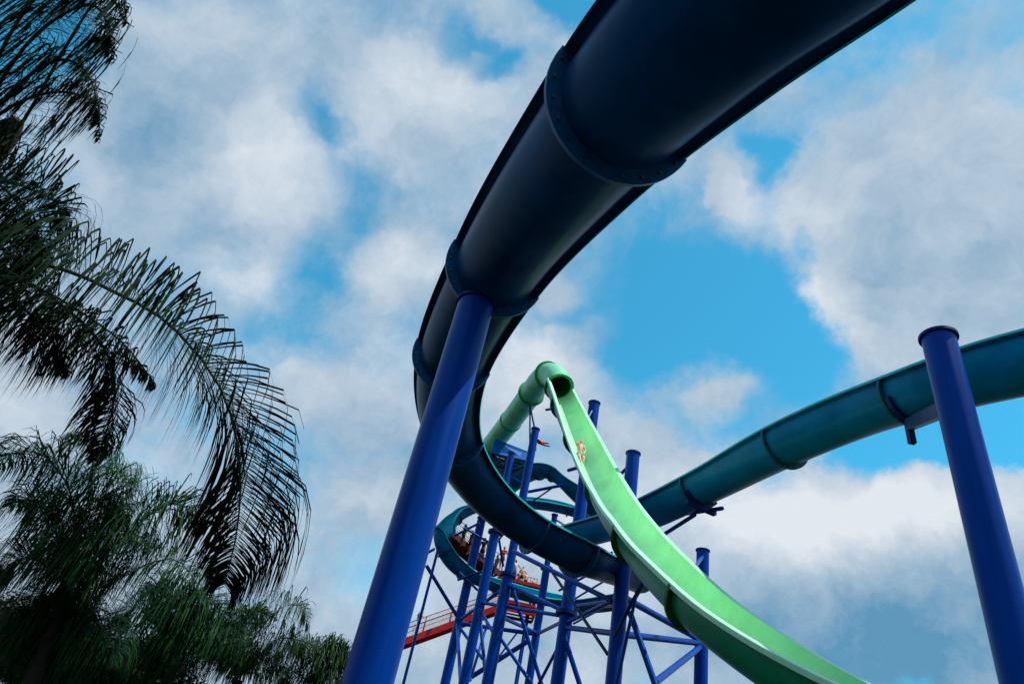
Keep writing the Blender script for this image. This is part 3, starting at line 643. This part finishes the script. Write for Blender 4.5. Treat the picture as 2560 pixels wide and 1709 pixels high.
# ------------------------------------------------------------------ people
def skin_mesh(name, pts, edges, rad, matl, parent, root=0, sub=1):
    me = bpy.data.meshes.new(name); bm = bmesh.new(); lay = bm.verts.layers.skin.verify()
    vs = [bm.verts.new(p) for p in pts]
    for (a, b) in edges: bm.edges.new((vs[a], vs[b]))
    for v, r in zip(vs, rad): v[lay].radius = (r, r) if not hasattr(r, '__len__') else r
    vs[root][lay].use_root = True
    bm.to_mesh(me); bm.free(); me.materials.append(matl)
    o = new_obj(name, me, parent)
    s = o.modifiers.new('skin', 'SKIN'); s.use_smooth_shade = True; s.branch_smoothing = .3
    u = o.modifiers.new('sub', 'SUBSURF'); u.levels = sub; u.render_levels = sub
    return o
def person(label, base, mtx, J, H, skin, hair, wear, group=None, eyes=False, hairlen='short'):
    """J joints in units of body height in the person's own frame: x right, y forward, z up (feet at 0)"""
    root = thing('person', label, 'person', tuple(base), group)
    S = lambda p: mtx @ (Vector(p) * H)
    P = []; E = []; R = []; idx = {}
    def add(n, p, r, par=None):
        idx[n] = len(P); P.append(S(p)); R.append(r * H)
        if par is not None: E.append((idx[par], idx[n]))
    g = lambda k: Vector(J[k])
    add('pelvis', J['pelvis'], .078); add('waist', g('pelvis').lerp(g('chest'), .45), .066, 'pelvis'); add('chest', J['chest'], .082, 'waist')
    add('neck', J['neck'], .033, 'chest'); hd = g('head') - g('neck'); add('jaw', g('neck') + hd * .45, .043, 'neck'); add('head', J['head'], .056, 'jaw'); add('crown', g('head') + hd.normalized() * .045, .042, 'head')
    for s_ in 'lr':
        sg = 1 if s_ == 'r' else -1
        add('sh' + s_, J['sh' + s_], .037, 'chest'); add('el' + s_, J['el' + s_], .025, 'sh' + s_); add('wr' + s_, J['wr' + s_], .017, 'el' + s_)
        d = (g('wr' + s_) - g('el' + s_)).normalized(); sdv = d.cross(Vector((0.1, 1, .2))).normalized()
        pal = g('wr' + s_) + d * .035; add('pa' + s_, pal, .017, 'wr' + s_)
        for f in range(4):
            o = pal + sdv * (.010 * (f - 1.5)) + d * .018; curl = Vector((0, -.008, -.006))
            ln = (.030, .035, .033, .026)[f]; add('f%d%s' % (f, s_), o + d * ln * .5, .0052, 'pa' + s_); add('g%d%s' % (f, s_), o + d * ln + curl, .0042, 'f%d%s' % (f, s_))
        add('th' + s_, g('wr' + s_) + d * .02 + sdv * .022, .0058, 'wr' + s_)
        add('hi' + s_, J['hi' + s_], .054, 'pelvis'); add('kn' + s_, J['kn' + s_], .034, 'hi' + s_)
        kc = g('kn' + s_).lerp(g('an' + s_), .3) ; add('ca' + s_, kc, .033, 'kn' + s_); add('an' + s_, J['an' + s_], .019, 'ca' + s_); add('to' + s_, J['to' + s_], .017, 'an' + s_)
    body = skin_mesh('body', P, E, R, skin, root)
    # hair: a shell over crown and back of the head
    hp_ = g('head'); hn = hd.normalized(); back = Vector(J.get('back', (0, -1, 0)))
    hs = [hp_ + hn * .055 + back * .004, hp_ + hn * .02 + back * .022]; rs = [.040, .047]
    if hairlen == 'long': hs += [hp_ - hn * .04 + back * .035, hp_ - hn * .09 + back * .035]; rs += [.036, .026]
    skin_mesh('hair', [S(p) for p in hs], [(i, i + 1) for i in range(len(hs) - 1)], [r * H for r in rs], hair, root)
    if eyes:
        fr = -back; sx = hn.cross(fr).normalized()
        for q in (-1, 1):
            mb = MB(); c = S(hp_ + fr * .052 + sx * .02 * q); bmv = bmesh.new(); bmesh.ops.create_icosphere(bmv, subdivisions=1, radius=.007 * H)
            me = bpy.data.meshes.new('eye'); bmv.to_mesh(me); bmv.free(); me.materials.append(M['hair_dark']); e = new_obj('eye', me, root); e.location = c
        for nm, pt_, r_ in (('nose', hp_ + fr * .060 - hn * .014, .009), ('mouth', hp_ + fr * .053 - hn * .036, .010)):
            bmv = bmesh.new(); bmesh.ops.create_icosphere(bmv, subdivisions=2, radius=r_ * H); me = bpy.data.meshes.new(nm); bmv.to_mesh(me); bmv.free()
            me.materials.append(skin if nm == 'nose' else M['cloth_red']); e = new_obj(nm, me, root); e.location = S(pt_)
    for (nm, kind, mt_) in wear:
        if kind == 'shorts':
            pts = [g('pelvis') + (g('chest') - g('pelvis')) * .12, g('pelvis')]; ed = [(0, 1)]; rr = [.080, .087]
            for s_ in 'lr':
                b = len(pts); pts += [g('hi' + s_), g('hi' + s_).lerp(g('kn' + s_), .35), g('hi' + s_).lerp(g('kn' + s_), .72)]; rr += [.064, .058, .052]; ed += [(1, b), (b, b + 1), (b + 1, b + 2)]
        elif kind == 'top':
            pts = [g('pelvis') + (g('chest') - g('pelvis')) * .1, g('pelvis').lerp(g('chest'), .5), g('chest')]; rr = [.083, .074, .091]; ed = [(0, 1), (1, 2)]
            for s_ in 'lr':
                b = len(pts); pts += [g('sh' + s_), g('sh' + s_).lerp(g('el' + s_), .4)]; rr += [.044, .036]; ed += [(2, b), (b, b + 1)]
        elif kind == 'swimsuit':
            pts = [g('pelvis') + (g('pelvis') - g('chest')) * .1, g('pelvis'), g('pelvis').lerp(g('chest'), .45), g('chest') + (g('chest') - g('pelvis')) * .1]; rr = [.078, .086, .073, .086]; ed = [(0, 1), (1, 2), (2, 3)]
        skin_mesh(nm, [S(p) for p in pts], ed, [r * H for r in rr], mt_, root)
    return root
def stand(lean=0, walk=0, arms='down'):
    J = dict(pelvis=(0, 0, .52), chest=(0, lean * .12, .71), neck=(0, lean * .16, .83), head=(0, lean * .2 + .01, .925),
             hil=(-.052, 0, .49), hir=(.052, 0, .49), knl=(-.058, walk * .10 + .012, .27), knr=(.058, -walk * .02 + .012, .27), anl=(-.06, walk * .11, .045), anr=(.06, -walk * .15, .05),
             tol=(-.065, walk * .11 + .085, .02), tor=(.065, -walk * .15 + .08, .02), shl=(-.115, lean * .13, .80), shr=(.115, lean * .13, .80))
    if arms == 'down': J.update(ell=(-.15, -.02, .64), elr=(.15, -.02, .64), wrl=(-.15, .04, .50), wrr=(.15, .04, .50))
    elif arms == 'bent': J.update(ell=(-.16, -.03, .65), elr=(.16, -.02, .64), wrl=(-.08, .12, .66), wrr=(.10, .13, .62))
    elif arms == 'rail': J.update(ell=(-.19, .05, .68), elr=(.19, .05, .68), wrl=(-.22, .15, .62), wrr=(.22, .15, .62))
    return J
def sitp():
    J = stand(.3); J.update(pelvis=(0, 0, .09), chest=(0, .07, .28), neck=(0, .11, .40), head=(0, .14, .49), hil=(-.052, .02, .08), hir=(.052, .02, .08), knl=(-.08, .22, .22), knr=(.08, .22, .22),
        anl=(-.08, .27, .03), anr=(.08, .27, .03), tol=(-.08, .35, .02), tor=(.08, .35, .02), shl=(-.115, .09, .37), shr=(.115, .09, .37), ell=(-.14, .16, .24), elr=(.14, .16, .24), wrl=(-.08, .24, .20), wrr=(.08, .24, .20)); return J
def rz(a): return Matrix.Rotation(radians(a), 3, 'Z')
# child on the green slide: lying on the back, feet first, one hand at the face
iK = PG.near_px(1452, 1112)
C_ = Vector(PG.C[iK]); T_ = Vector(PG.T[iK]); S_ = Vector(PG.S[iK]); N_ = Vector(PG.N[iK])
uK = .16; ang = math.asin(uK / .59); fl = C_ + S_ * uK - N_ * sqrt(.59 ** 2 - uK ** 2)
Nl = (N_ * cos(ang) - S_ * sin(ang)).normalized(); Sl = (-T_).cross(Nl) * -1
zax = -T_; yax = Nl; xax = yax.cross(zax)
MK = Matrix((xax, yax, zax)).transposed()
HK = 1.52
def tq(a, h=0): return (h, .09 + .64 * a, .77 * a)
J = stand(); J.update(pelvis=(0, .09, .0), chest=tq(.19), neck=tq(.30), head=(0, .33, .31), hil=(-.045, .085, -.02), hir=(.045, .085, -.02), knl=(-.06, .15, -.23), knr=(.05, .14, -.23), anl=(-.04, .05, -.43), anr=(.035, .06, -.43),
     tol=(-.04, .12, -.47), tor=(.04, .13, -.47), shl=tq(.27, -.105), shr=tq(.27, .105), ell=(-.135, .20, .09), elr=(.17, .28, .10), wrl=(-.09, .20, -.03), wrr=(.05, .40, .24), back=(0, -.77, .64))
person('small fair haired child in patterned swim trunks sliding down the green chute', fl, MK, J, HK, M['skin'], M['hair_blond'], [('swim_trunks', 'shorts', M['trunks'])], eyes=True)
# white water streaks at the child's feet
def foot_at(x, y, d, H): return at(x, y, d)
girl = foot_at(1037, 1582, 39.0, 1.5)
person('girl in a red swimsuit walking up the red stairs beside the thick post', girl, rz(-70), stand(.35, 1, 'bent'), 1.55, M['skin'], M['hair_brown'], [('swimsuit', 'swimsuit', M['cloth_red'])], hairlen='long')
G = 'bathers waiting on the tower stairs'
def stander(label, x, y, d, H, rot, skin, hair, wear, arms='down', lean=0, **k):
    # x, y is where the head is seen
    h = at(x, y, d); person(label, (h.x, h.y, h.z - .925 * H), rz(rot), stand(lean, .2, arms), H, skin, hair, wear, G, **k)
stander('bather in a red and black top standing highest above the middle column', 1262, 1368, 42.6, 1.5, 150, M['skin_tan'], M['hair_dark'], [('top', 'top', M['cloth_red']), ('shorts', 'shorts', M['cloth_black'])], 'bent')
stander('bather in red half hidden beside the middle column', 1245, 1388, 42.4, 1.4, 120, M['skin_tan'], M['hair_brown'], [('swimsuit', 'swimsuit', M['cloth_red'])])
stander('dark haired bather in blue shorts and white shirt next to the column collar', 1291, 1401, 42.8, 1.45, 200, M['skin_tan'], M['hair_dark'], [('shorts', 'shorts', M['cloth_blue']), ('top', 'top', M['cloth_white'])], 'rail')
stander('bare chested boy in black shorts standing behind the teal rim', 1309, 1417, 42.8, 1.3, 170, M['skin'], M['hair_dark'], [('shorts', 'shorts', M['cloth_black'])], 'bent')
stander('bather with a yellow top crouching beside the bare chested boy', 1301, 1428, 43.2, 1.1, 190, M['skin_tan'], M['hair_brown'], [('top', 'top', M['cloth_yellow'])])
stander('small brown haired child right of the bare chested boy', 1317, 1432, 42.9, 1.0, 200, M['skin'], M['hair_brown'], [('shorts', 'shorts', M['cloth_black'])], 'bent')
stander('bather in orange red at the right end of the waiting line', 1336, 1447, 42.8, .95, 180, M['skin'], M['hair_dark'], [('swimsuit', 'swimsuit', M['cloth_red'])])
stander('dark clothed bather between the two middle columns on the upper stairs', 1213, 1346, 42.2, 1.6, 160, M['skin_dark'], M['hair_dark'], [('top', 'top', M['cloth_black']), ('shorts', 'shorts', M['cloth_black'])])
stander('dark clothed bather at the top of the upper stairs inside the loop', 1183, 1328, 42.2, 1.6, 120, M['skin_dark'], M['hair_dark'], [('top', 'top', M['cloth_black']), ('shorts', 'shorts', M['cloth_black'])])
stander('bather behind the flume joint highest on the upper stairs', 1166, 1312, 42.3, 1.5, 120, M['skin_dark'], M['hair_dark'], [('top', 'top', M['cloth_black']), ('shorts', 'shorts', M['cloth_black'])])

# ------------------------------------------------------------------ palms
def frond(root, pts, n, L0, wid, matl, rr, phis=(-25, 5, 30), droop=1.0, seed=0, hook=.5, profile=None, name='frond', t0=.04, segs=7, tidy=1.0):
    """pinnate frond: pts are 3D control points of the rachis; leaflets arch out then fold over and hang"""
    R_ = random.Random(seed); C = spline([tuple(p) for p in pts], 60); C = [Vector(c) for c in C]
    mb = MB(); m_ = len(C)
    mb.tube(C[::3] + [C[-1]], [rr * (1 - .82 * (i / (len(C[::3])))) for i in range(len(C[::3]) + 1)], 7, mi=1)
    up = Vector((0, 0, 1)); V = []; Fc = []
    for k in range(n):
        s = t0 + (1 - t0) * (k + R_.random() * .8) / n; x = s * (m_ - 1); i = min(int(x), m_ - 2); P0 = C[i].lerp(C[i + 1], x - i)
        T = (C[min(i + 2, m_ - 1)] - C[max(i - 1, 0)]).normalized(); sd = T.cross(up)
        if sd.length < .2: sd = T.cross(Vector((0, 1, 0))) + sd
        sd.normalize(); nn = sd.cross(T).normalized()
        for side in (-1, 1):
            ph = radians(R_.choice(phis) + R_.uniform(-12, 12) * tidy); prof = profile(s) if profile else (.45 + .75 * sin(pi * min(1, s * .95 + .12)))
            L_ = L0 * prof * (1 + tidy * R_.uniform(-.2, .12)) * (1 - .62 * max(0, (s - .72) / .28)) * (1.25 if side > 0 and tidy < .9 else 1); d = (T * (.55 + tidy * R_.uniform(-.2, .2)) + (sd * side * cos(ph) + nn * sin(ph)) * .9).normalized()
            h0 = hook * (1 + tidy * R_.uniform(-.25, .3)); p = Vector(P0); st = L_ / segs; w0 = wid * R_.uniform(.75, 1.2); b = len(V)
            fold = R_.random() < .3
            for q in range(segs + 1):
                t = q / segs; wv = d.cross(up)
                if wv.length < .15: wv = sd * side
                wv.normalize(); wv = (wv + nn * .5 * side).normalized()
                ww = w0 * (0.35 + 1.3 * t if t < .35 else (.8 + .2 * (1 - t)) * (1 - ((t - .35) / .65) ** 2.2)) * .5
                if q == segs: ww = w0 * .04
                V.append(p + wv * ww); V.append(p - wv * ww)
                g = droop * (.07 if t < h0 else (.85 if not fold else 1.6)); d = (d + Vector((0, 0, -1)) * g + Vector((R_.uniform(-1, 1), R_.uniform(-1, 1), 0)) * .04).normalized(); p = p + d * st
            for q in range(segs): a = b + q * 2; Fc.append((a, a + 1, a + 3, a + 2))
    mb.add(V, Fc, 0)
    return mb.build(name, [matl, M['rachis']], root, 60)
def pts3(lst, d): return [at(x, y, dd) for (x, y, dd) in [(p[0], p[1], p[2] if len(p) > 2 else d) for p in lst]]
def trunk(root, base, top, r0, r1, matl=None, lean=.3):
    base = Vector(base); top = Vector(top); n = 14; pts = []; rr = []
    for i in range(n + 1):
        s = i / n; p = base.lerp(top, s) + Vector((sin(s * 3) * lean * .2, 0, 0)); pts.append(p); rr.append((r0 + (r1 - r0) * s) * (1 + .05 * (i % 2)))
    mb = MB(); mb.tube(pts, rr, 14); return mb.build('trunk', matl or M['trunk'], root, 60)

# near palm, crown just outside the left edge
c1 = at(-30, 380, 7.6)
palm1 = thing('palm_tree', 'near palm with black green fronds drooping in from the left edge', 'palm tree', (c1.x - .3, c1.y, 0), 'palm trees')
trunk(palm1, (c1.x - .5, c1.y + .1, 0), (c1.x - .25, c1.y, c1.z - .5), .2, .13)
mb = MB(); mb.tube([at(-60, 420, 7.5), at(-20, 370, 7.5), at(22, 325, 7.5), at(48, 300, 7.5)], [.17, .16, .13, .06], 12); mb.build('leaf_sheath', M['sheath'], palm1, 60)
F1 = [
    (pts3([(-20, 400, 7.6), (60, 300, 7.3), (157, 130, 6.9), (215, 35, 6.7), (255, -20, 6.5), (285, -50, 6.4)], 7), 106, 0.98, 0.020, (-20, 5, 25), 1.6),
    (pts3([(-60, 300, 7.4), (60, 120, 7.0), (160, 35, 6.7), (235, 15, 6.6), (272, 70, 6.5), (280, 150, 6.5)], 7), 96, 0.69, 0.020, (-30, 0, 30), 1.6),
    (pts3([(-60, 360, 7.6), (0, 440, 7.2), (70, 470, 6.9), (130, 500, 6.8), (160, 540, 6.8)], 7), 153, 1.02, 0.019, (-20, 10, 40), .9),
    (pts3([(-120, 200, 7.6), (-40, 60, 7.2), (40, -30, 6.9), (110, -60, 6.8)], 7), 102, 1.20, 0.015, (-20, 20), .7),
    (pts3([(-60, 330, 7.4), (40, 260, 7.1), (140, 230, 6.8), (225, 250, 6.7), (250, 300, 6.7)], 7), 91, 0.62, 0.017, (-30, 5, 30), 1.6),
    (pts3([(-60, 330, 7.3), (60, 200, 7.0), (150, 150, 6.8), (215, 180, 6.7), (245, 260, 6.7), (248, 350, 6.7)], 7), 102, 0.54, .019, (-30, 0, 40), 1.6),
    (pts3([(-60, 260, 7.3), (40, 60, 7.0), (130, -40, 6.8), (230, -60, 6.7), (300, -20, 6.6), (318, 60, 6.6)], 7), 90, 0.54, .020, (-30, 0, 40), 1.6),
    (pts3([(-60, 420, 7.4), (20, 480, 7.1), (80, 560, 6.9), (110, 640, 6.8)], 7), 187, 0.84, 0.019, (-30, 5, 50), .9),
    (pts3([(-60, 500, 7.2), (-10, 560, 7.0), (40, 620, 6.8), (90, 690, 6.8)], 7), 187, 0.74, 0.020, (-40, 0, 50), .7),
    (pts3([(-90, 520, 7.0), (20, 640, 6.8), (120, 664, 6.6), (204, 690, 6.4), (290, 732, 6.2), (375, 775, 6.1), (450, 835, 6.0), (535, 940, 5.9), (578, 1040, 5.85), (597, 1139, 5.8), (601, 1230, 5.8), (592, 1330, 5.8), (574, 1410, 5.8), (560, 1460, 5.8)], 6), 330, 1.16, 0.020, (5, 30), 1.25),
    (pts3([(-60, 620, 7.0), (60, 700, 6.8), (150, 760, 6.6), (230, 830, 6.5), (280, 910, 6.4), (285, 1000, 6.4), (262, 1090, 6.4), (240, 1150, 6.4)], 6), 255, 0.60, 0.019, (-40, -10, 20), 1.0),
    (pts3([(-110, 640, 6.9), (-20, 700, 6.7), (60, 770, 6.5), (130, 850, 6.4), (170, 930, 6.4)], 6), 255, 0.74, 0.020, (-40, -10, 20), .9),
    (pts3([(-130, 560, 6.6), (-40, 640, 6.5), (60, 700, 6.3), (170, 760, 6.2), (300, 850, 6.1), (390, 960, 6.1)], 6), 238, 0.72, 0.020, (-50, -20, 10), .8)]
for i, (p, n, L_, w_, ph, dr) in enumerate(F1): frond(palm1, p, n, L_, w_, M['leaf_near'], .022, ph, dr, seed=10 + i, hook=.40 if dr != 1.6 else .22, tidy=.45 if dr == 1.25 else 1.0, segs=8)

def small_palm(label, crown, base, d, fr, matl, L_, w_, n, rr=.02, tr=(.16, .12), seed=0, dr=1.0):
    c = at(*crown, d); r_ = thing('palm_tree', label, 'palm tree', (c.x, c.y, 0), 'palm trees'); bx = at(*base, d)
    trunk(r_, (bx.x, bx.y, 0), c - Vector((0, 0, .1)), tr[0], tr[1])
    for i, f in enumerate(fr):
        pts = [at(x, y, d + (q - len(f) / 2) * .25 * (1 if i % 2 else -1)) for q, (x, y) in enumerate([crown] + f)]
        frond(r_, pts, n, L_, w_, matl, rr, (-35, 0, 30, 60), dr, seed=seed + i, hook=.34, segs=7)
    return r_
small_palm('mid green palm with feathery fronds standing lower left behind the long frond', (175, 1470), (120, 1709), 12.5, [
    [(195, 1370), (218, 1260), (232, 1170), (215, 1110), (170, 1090)], [(180, 1380), (185, 1270), (150, 1180), (90, 1130), (20, 1140), (-40, 1180)],
    [(240, 1470), (310, 1440), (380, 1405), (440, 1400), (480, 1440), (490, 1490)], [(230, 1420), (300, 1350), (370, 1290), (430, 1260), (480, 1280), (500, 1330)],
    [(215, 1380), (250, 1280), (275, 1200), (300, 1180), (330, 1210)], [(160, 1400), (130, 1300), (80, 1250), (20, 1260)], [(200, 1420), (260, 1340), (330, 1330), (380, 1370)],
    [(170, 1380), (200, 1300), (240, 1250), (290, 1260), (310, 1320)], [(140, 1440), (90, 1400), (40, 1400), (0, 1440)], [(150, 1530), (120, 1590), (90, 1650)], [(220, 1530), (260, 1590), (280, 1660)], [(180, 1550), (175, 1620), (185, 1690)], [(120, 1500), (60, 1530), (20, 1590)]],
    M['leaf_mid'], 1.1, .026, 210, seed=40)
small_palm('bushy low palm right of the feathery palm', (440, 1650), (430, 1709), 17, [
    [(400, 1580), (370, 1530), (330, 1520), (300, 1560)], [(450, 1570), (470, 1510), (510, 1490), (545, 1520), (560, 1580)], [(480, 1590), (530, 1560), (570, 1590), (590, 1650)],
    [(420, 1560), (420, 1500), (400, 1470), (360, 1480)], [(400, 1640), (350, 1620), (310, 1640)], [(430, 1590), (450, 1530), (480, 1520), (500, 1560)], [(460, 1620), (500, 1600), (550, 1640)]],
    M['leaf_mid'], 1.2, .030, 180, seed=70, dr=1.1)
small_palm('palm whose single frond tip arches over to the right below the long frond', (600, 1690), (590, 1709), 21, [
    [(620, 1620), (660, 1560), (710, 1515), (755, 1520), (770, 1570)], [(580, 1620), (560, 1570), (590, 1530), (640, 1540)], [(640, 1650), (690, 1600), (735, 1600), (760, 1650)], [(600, 1620), (610, 1560), (640, 1530), (690, 1545)],
    [(560, 1650), (530, 1610), (500, 1620)], [(620, 1670), (670, 1650), (720, 1680)]],
    M['leaf_far'], 1.2, .036, 150, seed=90, dr=1.2)
small_palm('low olive palm beside the foot of the thick blue post', (800, 1730), (800, 1760), 24, [
    [(780, 1670), (750, 1630), (715, 1620), (690, 1650)], [(810, 1670), (835, 1635), (865, 1630), (885, 1660)], [(795, 1660), (790, 1625), (765, 1605), (735, 1620)], [(820, 1690), (860, 1670), (890, 1700)], [(770, 1700), (730, 1680), (700, 1710)], [(805, 1665), (815, 1630), (840, 1610), (870, 1620)]],
    M['leaf_far'], 1.1, .038, 140, seed=110, dr=1.2)

# ------------------------------------------------------------------ broadleaf trees low on the left
def leafy(label, c, rad, n, matl, leaf=.09, seed=0, base=None, hh=1.0):
    R_ = random.Random(seed); c = Vector(c); root = thing('broadleaf_tree', label, 'tree', (c.x, c.y, 0), 'leafy trees behind the palms')
    mb = MB(); mb.tube([(c.x, c.y, 0), (c.x + .1, c.y, c.z * .5), c - Vector((0, 0, rad * .2))], [.2, .15, .08], 10)
    cl = []
    for k in range(26):
        d = Vector((R_.gauss(0, 1), R_.gauss(0, 1), R_.gauss(0, .8))).normalized(); q = c + d * rad * R_.uniform(.35, .95); q.z = c.z + (q.z - c.z) * hh; cl.append((q, rad * R_.uniform(.22, .42)))
        mb.tube([c - Vector((0, 0, rad * .3)), c.lerp(q, .5) + Vector((0, 0, .1)), q], [.06, .035, .012], 5)
    mb.build('trunk', M['trunk'], root, 60)
    V = []; F = []
    for _ in range(n):
        q, r_ = R_.choice(cl); d = Vector((R_.gauss(0, 1), R_.gauss(0, 1), R_.gauss(0, 1))).normalized(); p = q + d * r_ * R_.random() ** .45
        a = Vector((R_.gauss(0, 1), R_.gauss(0, 1), R_.gauss(0, .5))).normalized(); b = a.cross(Vector((R_.random(), R_.random(), 1))).normalized(); L_ = leaf * R_.uniform(.6, 1.3); i = len(V)
        V += [p, p + a * L_ * .5 + b * L_ * .28, p + a * L_, p + a * L_ * .5 - b * L_ * .28]; F.append((i, i + 1, i + 2, i + 3))
    m2 = MB(); m2.add(V, F); m2.build('crown', matl, root, 0)
leafy('brownish green broadleaf tree at the left edge behind the feathery palm', at(15, 1590, 19), 1.15, 14000, M['autumn'], .12, 3)
leafy('dark broadleaf tree filling the lower left corner', at(130, 1660, 17), 1.8, 30000, mat('dark_olive_leaf', (.018, .03, .008), .6, .25, col2=(.008, .016, .006), nscale=1.5), .12, 5)
leafy('dark rounded tree between the feathery palm and the bushy palm', at(340, 1715, 20), 2.1, 26000, mat('dark_green_leaf', (.012, .028, .010), .6, .25, col2=(.006, .014, .006), nscale=1.5), .12, 8)
